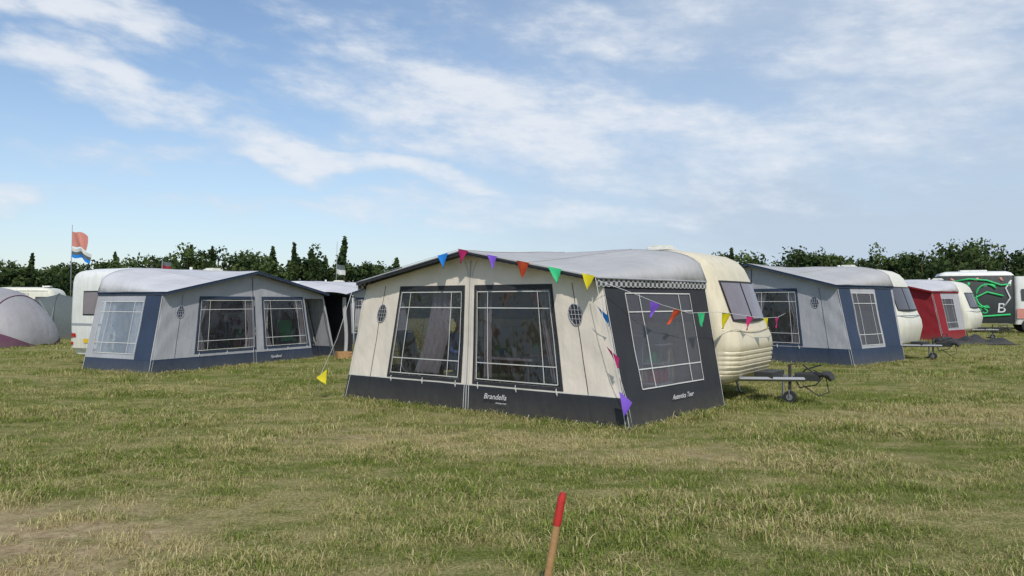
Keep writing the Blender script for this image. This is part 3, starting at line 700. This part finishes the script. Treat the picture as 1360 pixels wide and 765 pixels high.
# ------------------------------------------------------------------ ground
def hgt(x,y): return .02*noise.noise(Vector((x*.35,y*.35,0)))+.01*noise.noise(Vector((x*1.4,y*1.4,5)))-.008
nG=170; u=np.linspace(-1,1,nG); ax=np.sinh(u*5.2)/math.sinh(5.2)*420
gv=[(x,y+10,hgt(x,y+10)) for x in ax for y in ax]
gf=[(i*nG+j,(i+1)*nG+j,(i+1)*nG+j+1,i*nG+j+1) for i in range(nG-1) for j in range(nG-1)]
def grasscol(nt):
    ge=N(nt,'ShaderNodeNewGeometry'); v=ge.outputs['Position']
    mp=N(nt,'ShaderNodeMapping'); L(nt,v,mp.inputs[0]); mp.inputs['Scale'].default_value=(.55,1.2,0); mp.inputs['Rotation'].default_value=(0,0,.25)
    big=noi(nt,.55,3,mp.outputs[0],.6); mid=noi(nt,3.0,3,mp.outputs[0],.65)
    f=mth(nt,'ADD',mth(nt,'MULTIPLY',big,.50),mth(nt,'MULTIPLY',mid,.55))
    dry=ramp(nt,f,.43,.62)
    sp_=N(nt,'ShaderNodeSeparateXYZ'); L(nt,v,sp_.inputs[0])
    def blob(cx,cy,rx,ry):
        a=mth(nt,'DIVIDE',mth(nt,'SUBTRACT',sp_.outputs[0],cx),rx); a=mth(nt,'MULTIPLY',a,a)
        b=mth(nt,'DIVIDE',mth(nt,'SUBTRACT',sp_.outputs[1],cy),ry); b=mth(nt,'MULTIPLY',b,b)
        return mth(nt,'SUBTRACT',1.0,mth(nt,'ADD',a,b),clamp=True)
    w=mth(nt,'MAXIMUM',blob(-3.7,4.9,1.9,1.4),mth(nt,'MULTIPLY',blob(-1.2,8.6,2.8,1.1),.6))
    w=mth(nt,'MAXIMUM',w,mth(nt,'MULTIPLY',blob(2.2,7.8,2.4,.8),.5)); w=mth(nt,'MAXIMUM',w,mth(nt,'MULTIPLY',blob(6.5,10.5,2.5,1.0),.5))
    w=mth(nt,'MULTIPLY',w,mth(nt,'MULTIPLY_ADD',mid,3.0,-.45),clamp=True)
    return v,dry,w,mid
m,nt,out=newmat('grass_ground'); v,dry,worn,mid=grasscol(nt)
fine=noi(nt,38,4,v,.7); vf=noi(nt,9,4,v,.6)
c=mixc(nt,ramp(nt,fine,.35,.68),(.080,.095,.024),(.22,.25,.07))
c=mixc(nt,mth(nt,'MULTIPLY',dry,.85),c,mixc(nt,ramp(nt,fine,.35,.65),(.22,.18,.08),(.46,.40,.20)))
c=mixc(nt,worn,c,mixc(nt,ramp(nt,vf,.3,.7),(.27,.19,.11),(.52,.42,.25)))
p=N(nt,'ShaderNodeBsdfDiffuse'); L(nt,c,p.inputs[0])
b=N(nt,'ShaderNodeBump'); b.inputs['Strength'].default_value=.9; b.inputs['Distance'].default_value=.04; L(nt,fine,b.inputs['Height']); L(nt,b.outputs[0],p.inputs['Normal'])
L(nt,p.outputs[0],out.inputs[0]); M['ground']=m
me=bpy.data.meshes.new('ground'); me.from_pydata(gv,[],gf); me.materials.append(m); me.polygons.foreach_set('use_smooth',[True]*len(gf)); me.update()
go=bpy.data.objects.new('ground',me); scene.collection.objects.link(go)
m,nt,out=newmat('grass_blades'); v,dry,worn,mid=grasscol(nt)
oi=N(nt,'ShaderNodeObjectInfo'); at=N(nt,'ShaderNodeAttribute'); at.attribute_name='rnd'
g1=mixc(nt,at.outputs['Fac'],(.105,.150,.024),(.29,.345,.085))
g1=mixc(nt,mth(nt,'MULTIPLY',oi.outputs['Random'],.5),g1,(.17,.205,.05))
s1=mixc(nt,at.outputs['Fac'],(.38,.31,.13),(.66,.57,.31))
sel=mth(nt,'GREATER_THAN',mth(nt,'ADD',mth(nt,'MULTIPLY_ADD',dry,.72,.08),mth(nt,'MULTIPLY',worn,.9)),mth(nt,'FRACT',mth(nt,'MULTIPLY_ADD',at.outputs['Fac'],7.31,oi.outputs['Random'])))
c=mixc(nt,mth(nt,'MULTIPLY',sel,.85),g1,s1)
p=N(nt,'ShaderNodeBsdfDiffuse'); L(nt,c,p.inputs[0])
t=N(nt,'ShaderNodeBsdfTranslucent'); L(nt,c,t.inputs[0]); mx=N(nt,'ShaderNodeMixShader'); mx.inputs[0].default_value=.25
L(nt,p.outputs[0],mx.inputs[1]); L(nt,t.outputs[0],mx.inputs[2]); L(nt,mx.outputs[0],out.inputs[0]); bladem=m
def tuft(name,nb,rad,h0,h1,w):
    vs=[];fs=[];rn=[]
    for i in range(nb):
        r=rad*math.sqrt(random.random()); a=random.random()*6.283; x=r*math.cos(a); y=r*math.sin(a)
        h=random.uniform(h0,h1); ln=random.uniform(.4,2.4)*h; d=random.random()*6.283; ww=w*random.uniform(.6,1.3)
        px,py=math.cos(d),math.sin(d); qx,qy=-py*ww,px*ww; b=len(vs)
        vs+=[(x-qx,y-qy,-.01),(x+qx,y+qy,-.01),(x+px*ln*.4+qx*.8,y+py*ln*.4+qy*.8,h*.75),(x+px*ln*.4-qx*.8,y+py*ln*.4-qy*.8,h*.75),(x+px*ln,y+py*ln,h)]
        fs+=[(b,b+1,b+2,b+3),(b+3,b+2,b+4)]; k=random.random(); rn+=[k]*5
    me=bpy.data.meshes.new(name); me.from_pydata(vs,[],fs); at=me.attributes.new('rnd','FLOAT','POINT'); at.data.foreach_set('value',rn)
    me.materials.append(bladem); me.update(); return bpy.data.objects.new(name,me)
col=bpy.data.collections.new('grass_tufts')
for i in range(5): col.objects.link(tuft('tuft_%d'%i,75,.17,.012,.045,.0024))
for i in range(1): col.objects.link(tuft('tuft_tall',50,.12,.025,.065,.0026))
foot=[(mloc,mang,2.85,-.0,4.9),(lloc,lang,3.2,0,4.8),(rloc,rang,3,0,5)]
def inside(x,y):
    for lo,an,hw,y0,y1 in foot:
        a=math.radians(an); dx,dy=x-lo[0],y-lo[1]; lx=dx*math.cos(a)+dy*math.sin(a); ly=-dx*math.sin(a)+dy*math.cos(a)
        if abs(lx)<hw and y0<ly<(2.7 if lo is mloc else y1): return True
    return False
pts=[]; scs=[]
for r0,r1,den,sc in((2.2,9,66,1.0),(9,16,34,1.1),(16,28,11,1.4),(28,50,3.5,1.8)):
    n=int(.92*(r1*r1-r0*r0)*den)
    for i in range(n):
        r=math.sqrt(random.uniform(r0*r0,r1*r1)); a=random.uniform(-.92,.92); x=r*math.sin(a); y=r*math.cos(a)
        if inside(x,y): continue
        q=noise.noise(Vector((x*.8,y*.8,9)))+.7*noise.noise(Vector((x*2.8,y*2.8,4)))
        worn_=((x+3.7)/1.9)**2+((y-4.9)/1.4)**2
        if worn_<1 and random.random()<.55*(1-worn_)+.15: continue
        pts.append((x,y,hgt(x,y))); scs.append(sc*max(.35,.85+.80*q)*random.uniform(.75,1.25))
def fr(lo,an,x,y):
    a=math.radians(an); X=lo[0]+x*math.cos(a)-y*math.sin(a); Y=lo[1]+x*math.sin(a)+y*math.cos(a)
    pts.append((X,Y,hgt(X,Y))); scs.append(random.uniform(1.0,1.9))
for lo,an,hw,D_ in((mloc,mang,2.7,2.75),(lloc,lang,3.05,2.45),(rloc,rang,2.8,2.9)):
    for i in range(75): fr(lo,an,random.uniform(-hw,hw),random.uniform(-.16,-.04))
    for i in range(40):
        y=random.uniform(0,D_); fr(lo,an,(hw+.08+.2*y/D_+random.uniform(0,.1))*(1 if lo is not lloc else -1.0),y)
for i in range(60): fr(mloc,mang,random.uniform(2.2,3.9),random.uniform(2.9,4.7))
me=bpy.data.meshes.new('grass'); me.from_pydata(pts,[],[]); at=me.attributes.new('sc','FLOAT','POINT'); at.data.foreach_set('value',scs)
gr=bpy.data.objects.new('grass',me); scene.collection.objects.link(gr)
ng=bpy.data.node_groups.new('scatter','GeometryNodeTree')
ng.interface.new_socket('Geometry',in_out='INPUT',socket_type='NodeSocketGeometry'); ng.interface.new_socket('Geometry',in_out='OUTPUT',socket_type='NodeSocketGeometry')
gi=ng.nodes.new('NodeGroupInput'); gout=ng.nodes.new('NodeGroupOutput'); ip=ng.nodes.new('GeometryNodeInstanceOnPoints'); ci=ng.nodes.new('GeometryNodeCollectionInfo')
ci.inputs['Collection'].default_value=col; ci.inputs['Separate Children'].default_value=True; ci.inputs['Reset Children'].default_value=True
ip.inputs['Pick Instance'].default_value=True
rv=ng.nodes.new('FunctionNodeRandomValue'); rv.data_type='FLOAT_VECTOR'; rv.inputs[0].default_value=(0,0,0); rv.inputs[1].default_value=(.1,.1,6.283)
na_=ng.nodes.new('GeometryNodeInputNamedAttribute'); na_.data_type='FLOAT'; na_.inputs['Name'].default_value='sc'
cx=ng.nodes.new('ShaderNodeCombineXYZ'); 
ng.links.new(na_.outputs[0],cx.inputs[0]); ng.links.new(na_.outputs[0],cx.inputs[1]); ng.links.new(na_.outputs[0],cx.inputs[2])
ng.links.new(gi.outputs[0],ip.inputs['Points']); ng.links.new(ci.outputs[0],ip.inputs['Instance']); ng.links.new(rv.outputs[0],ip.inputs['Rotation']); ng.links.new(cx.outputs[0],ip.inputs['Scale'])
ng.links.new(ip.outputs[0],gout.inputs[0])
md=gr.modifiers.new('scatter','NODES'); md.node_group=ng

# ------------------------------------------------------------------ tree line
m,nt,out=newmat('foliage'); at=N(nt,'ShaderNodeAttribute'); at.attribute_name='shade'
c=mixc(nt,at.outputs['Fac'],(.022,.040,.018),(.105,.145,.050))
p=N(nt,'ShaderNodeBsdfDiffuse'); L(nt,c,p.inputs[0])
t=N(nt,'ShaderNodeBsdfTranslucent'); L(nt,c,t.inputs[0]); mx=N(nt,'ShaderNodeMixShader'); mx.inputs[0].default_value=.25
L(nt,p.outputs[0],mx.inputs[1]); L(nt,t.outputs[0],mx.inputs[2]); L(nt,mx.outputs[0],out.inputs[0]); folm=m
M['bark']=paint('bark',(.07,.05,.035),.9)
tv=[];tf=[];tsh=[];bk=MB(); nbase=[0]
def addleaves(cen,R,n,size,shade):
    d=rng.normal(size=(n,3)); d/=np.linalg.norm(d,axis=1)[:,None]; rad=rng.uniform(.35,1.15,n)**.7
    P=np.array(cen)+d*rad[:,None]*np.array(R)
    a=rng.normal(size=(n,3)); a/=np.linalg.norm(a,axis=1)[:,None]; b=np.cross(a,d+.3*rng.normal(size=(n,3))); b/=np.linalg.norm(b,axis=1)[:,None]+1e-9
    s=size*rng.uniform(.6,1.3,n)[:,None]
    q=np.stack([P-a*s,P+b*s*.7,P+a*s,P-b*s*.7],1)
    tv.append(q.reshape(-1,3)); tf.append(np.arange(n*4).reshape(-1,4)+nbase[0]); nbase[0]+=n*4
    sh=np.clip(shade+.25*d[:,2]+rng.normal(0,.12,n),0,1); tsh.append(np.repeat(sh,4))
HT=[(-200,345),(0,336),(60,344),(110,342),(150,332),(215,334),(235,322),(300,325),(330,329),(400,324),(455,318),(480,329),(540,339),(600,345),(900,341),(940,329),(1010,329),(1050,326),(1080,319),(1130,331),(1165,316),(1200,321),(1240,334),(1270,314),(1330,315),(1350,328),(1450,324),(1600,335)]
for row,(Y0,dn) in enumerate(((70,2.3),(75,2.1),(80,2.0))):
    x=-95
    while x<95:
        x+=random.uniform(.5,1.5)*dn; Y=Y0+random.uniform(-2.5,2.5)+abs(x)*.04
        px=680+982*x/Y; H=1.63+(400-lerp_tab(HT,px))*Y/982
        H*=random.choice([random.uniform(.62,.85),random.uniform(.85,1.04)]) if row==0 else random.uniform(.74,1.0)
        con=random.random()<(.28 if 300<px<560 else .10)
        R=H*random.uniform(.24,.38)*(.6 if con else 1)
        bk.tube([(x,Y,0),(x+random.uniform(-.2,.2),Y,H*.5),(x,Y,H*.85)],[.16,.1,.03],'bark',6)
        sb=random.uniform(.10,.60)
        nc=18; sq=random.uniform(.85,1.2)
        for i in range(nc):
            t=i/(nc-1)
            if con:
                z=H*(.1+.88*t); rr_=R*(1.05-t)*random.uniform(.4,1); ang_=random.random()*6.283
                c_=(x+rr_*math.cos(ang_),Y+rr_*math.sin(ang_),z); s_=(R*.6*(1.15-t),R*.6*(1.15-t),.55)
            else:
                z=H*(.14+.74*random.random()); k=math.sqrt(max(.08,1-((z/H-.5)/.52)**2)); ang_=random.random()*6.283; rr_=R*sq*k*random.random()**.5
                c_=(x+rr_*math.cos(ang_),Y+rr_*math.sin(ang_),z); q=random.uniform(.26,.52)*R; s_=(q*1.25,q*1.25,q*.85)
                if i%3==0: bk.tube([(x,Y,z*.6),c_],[.05,.02],'bark',4)
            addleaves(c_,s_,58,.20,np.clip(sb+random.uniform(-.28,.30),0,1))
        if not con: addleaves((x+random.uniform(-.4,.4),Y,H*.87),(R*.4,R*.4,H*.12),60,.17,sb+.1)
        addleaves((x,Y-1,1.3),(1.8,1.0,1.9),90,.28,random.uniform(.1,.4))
V_=np.concatenate(tv); Fq=np.concatenate(tf); S_=np.concatenate(tsh)
me=bpy.data.meshes.new('foliage'); me.vertices.add(len(V_)); me.vertices.foreach_set('co',V_.ravel().astype(np.float32))
me.loops.add(Fq.size); me.loops.foreach_set('vertex_index',Fq.ravel().astype(np.int32)); me.polygons.add(len(Fq)); me.polygons.foreach_set('loop_start',np.arange(len(Fq),dtype=np.int32)*4)
at=me.attributes.new('shade','FLOAT','POINT'); at.data.foreach_set('value',S_.astype(np.float32)); me.materials.append(folm); me.update(calc_edges=True); me.validate()
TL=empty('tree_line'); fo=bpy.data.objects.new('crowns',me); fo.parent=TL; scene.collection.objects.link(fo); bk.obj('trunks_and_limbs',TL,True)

# ------------------------------------------------------------------ world
sel,saz=47,172
w=bpy.data.worlds.new('World'); scene.world=w; w.use_nodes=True; nt=w.node_tree; nt.nodes.clear()
out=N(nt,'ShaderNodeOutputWorld'); sk=N(nt,'ShaderNodeTexSky'); sk.sky_type='NISHITA'; sk.sun_disc=False
sk.sun_elevation=math.radians(sel); sk.sun_rotation=math.radians(saz); sk.air_density=1.0; sk.dust_density=.6; sk.ozone_density=1.5
hs=N(nt,'ShaderNodeHueSaturation'); hs.inputs['Saturation'].default_value=1.05; L(nt,sk.outputs[0],hs.inputs['Color'])
bg=N(nt,'ShaderNodeBackground'); bg.inputs[1].default_value=.148; L(nt,hs.outputs[0],bg.inputs[0])
tc=N(nt,'ShaderNodeTexCoord'); sp_=N(nt,'ShaderNodeSeparateXYZ'); L(nt,tc.outputs['Generated'],sp_.inputs[0])
az=mth(nt,'ARCTAN2',sp_.outputs[0],sp_.outputs[1]); el=mth(nt,'ARCSINE',sp_.outputs[2])
cb=N(nt,'ShaderNodeCombineXYZ'); L(nt,mth(nt,'MULTIPLY_ADD',el,.6,az),cb.inputs[0]); L(nt,mth(nt,'MULTIPLY',el,2.4),cb.inputs[1])
wn=N(nt,'ShaderNodeTexNoise'); wn.inputs['Scale'].default_value=6; wn.inputs['Detail'].default_value=3; L(nt,cb.outputs[0],wn.inputs['Vector'])
sw_=N(nt,'ShaderNodeSeparateXYZ'); L(nt,wn.outputs['Color'],sw_.inputs[0])
azw=mth(nt,'ADD',az,mth(nt,'MULTIPLY_ADD',sw_.outputs[0],.34,-.17)); elw=mth(nt,'ADD',el,mth(nt,'MULTIPLY_ADD',sw_.outputs[1],.14,-.07))
n1=noi(nt,8,7,cb.outputs[0],.64); n2=noi(nt,2.6,5,cb.outputs[0],.62); n3=noi(nt,38,2,cb.outputs[0],.6)
mask=None
for a0,e0,ra,re,sl,st in((-.50,.268,.26,.045,-.10,1),(-.60,.355,.26,.06,-.15,1),(-.02,.255,.38,.095,-.12,1),(-.20,.186,.26,.040,-.22,1),(.14,.35,.28,.06,0,.7),(-.45,.19,.18,.035,0,.65),(-.70,.13,.35,.03,0,.75),(-.05,.12,.7,.035,0,.65),(.35,.2,.4,.09,.05,.75),(-.2,.35,.22,.035,-.1,.5),(.55,.32,.3,.12,0,.7)):
    da=mth(nt,'SUBTRACT',azw,a0); de=mth(nt,'SUBTRACT',mth(nt,'SUBTRACT',elw,e0),mth(nt,'MULTIPLY',da,sl))
    da=mth(nt,'DIVIDE',da,ra); de=mth(nt,'DIVIDE',de,re)
    q=mth(nt,'MULTIPLY',mth(nt,'SUBTRACT',1.0,mth(nt,'ADD',mth(nt,'MULTIPLY',da,da),mth(nt,'MULTIPLY',de,de)),clamp=True),st)
    mask=q if mask is None else mth(nt,'MAXIMUM',mask,q)
f=mth(nt,'ADD',mth(nt,'MULTIPLY_ADD',mask,.62,mth(nt,'MULTIPLY',n1,1.1)),mth(nt,'MULTIPLY',n3,.18))
cl=N(nt,'ShaderNodeMapRange'); cl.interpolation_type='SMOOTHSTEP'; cl.inputs[1].default_value=.74; cl.inputs[2].default_value=1.34; L(nt,f,cl.inputs[0])
vr=N(nt,'ShaderNodeMapRange'); vr.interpolation_type='SMOOTHSTEP'; vr.inputs[1].default_value=-.45; vr.inputs[2].default_value=.50; L(nt,az,vr.inputs[0])
hz=N(nt,'ShaderNodeMapRange'); hz.interpolation_type='SMOOTHSTEP'; hz.inputs[1].default_value=.34; hz.inputs[2].default_value=-.02; L(nt,el,hz.inputs[0])
veil=mth(nt,'MULTIPLY',mth(nt,'MULTIPLY_ADD',ramp(nt,n2,.3,.75),.55,.38),mth(nt,'MULTIPLY_ADD',vr.outputs[0],1.0,.14)); veil=mth(nt,'ADD',veil,mth(nt,'MULTIPLY',hz.outputs[0],.45),clamp=True)
tot=mth(nt,'ADD',mth(nt,'MULTIPLY',cl.outputs[0],mth(nt,'SUBTRACT',1.0,veil,clamp=True)),veil,clamp=True)
bg2=N(nt,'ShaderNodeBackground'); bg2.inputs[1].default_value=1.0
L(nt,mixc(nt,cl.outputs[0],(.51,.61,.745),(.80,.84,.90)),bg2.inputs[0])
mx=N(nt,'ShaderNodeMixShader'); L(nt,mth(nt,'MULTIPLY',tot,.93),mx.inputs[0]); L(nt,bg.outputs[0],mx.inputs[1]); L(nt,bg2.outputs[0],mx.inputs[2]); L(nt,mx.outputs[0],out.inputs[0])
sl=bpy.data.lights.new('sun','SUN'); sl.energy=3.3; sl.angle=math.radians(1.2); sl.color=(1,.955,.89); so=bpy.data.objects.new('sun',sl); scene.collection.objects.link(so)
d=Vector((math.sin(math.radians(saz))*math.cos(math.radians(sel)),math.cos(math.radians(saz))*math.cos(math.radians(sel)),math.sin(math.radians(sel))))
so.rotation_euler=(-d).to_track_quat('-Z','Y').to_euler()
cam=bpy.data.cameras.new('camera'); co=bpy.data.objects.new('camera',cam); scene.collection.objects.link(co); scene.camera=co
cam.lens=26; cam.sensor_width=36; cam.clip_end=1500; cam.clip_start=.05
co.location=(0,0,1.63); co.rotation_euler=(math.radians(90+1.02),0,0)
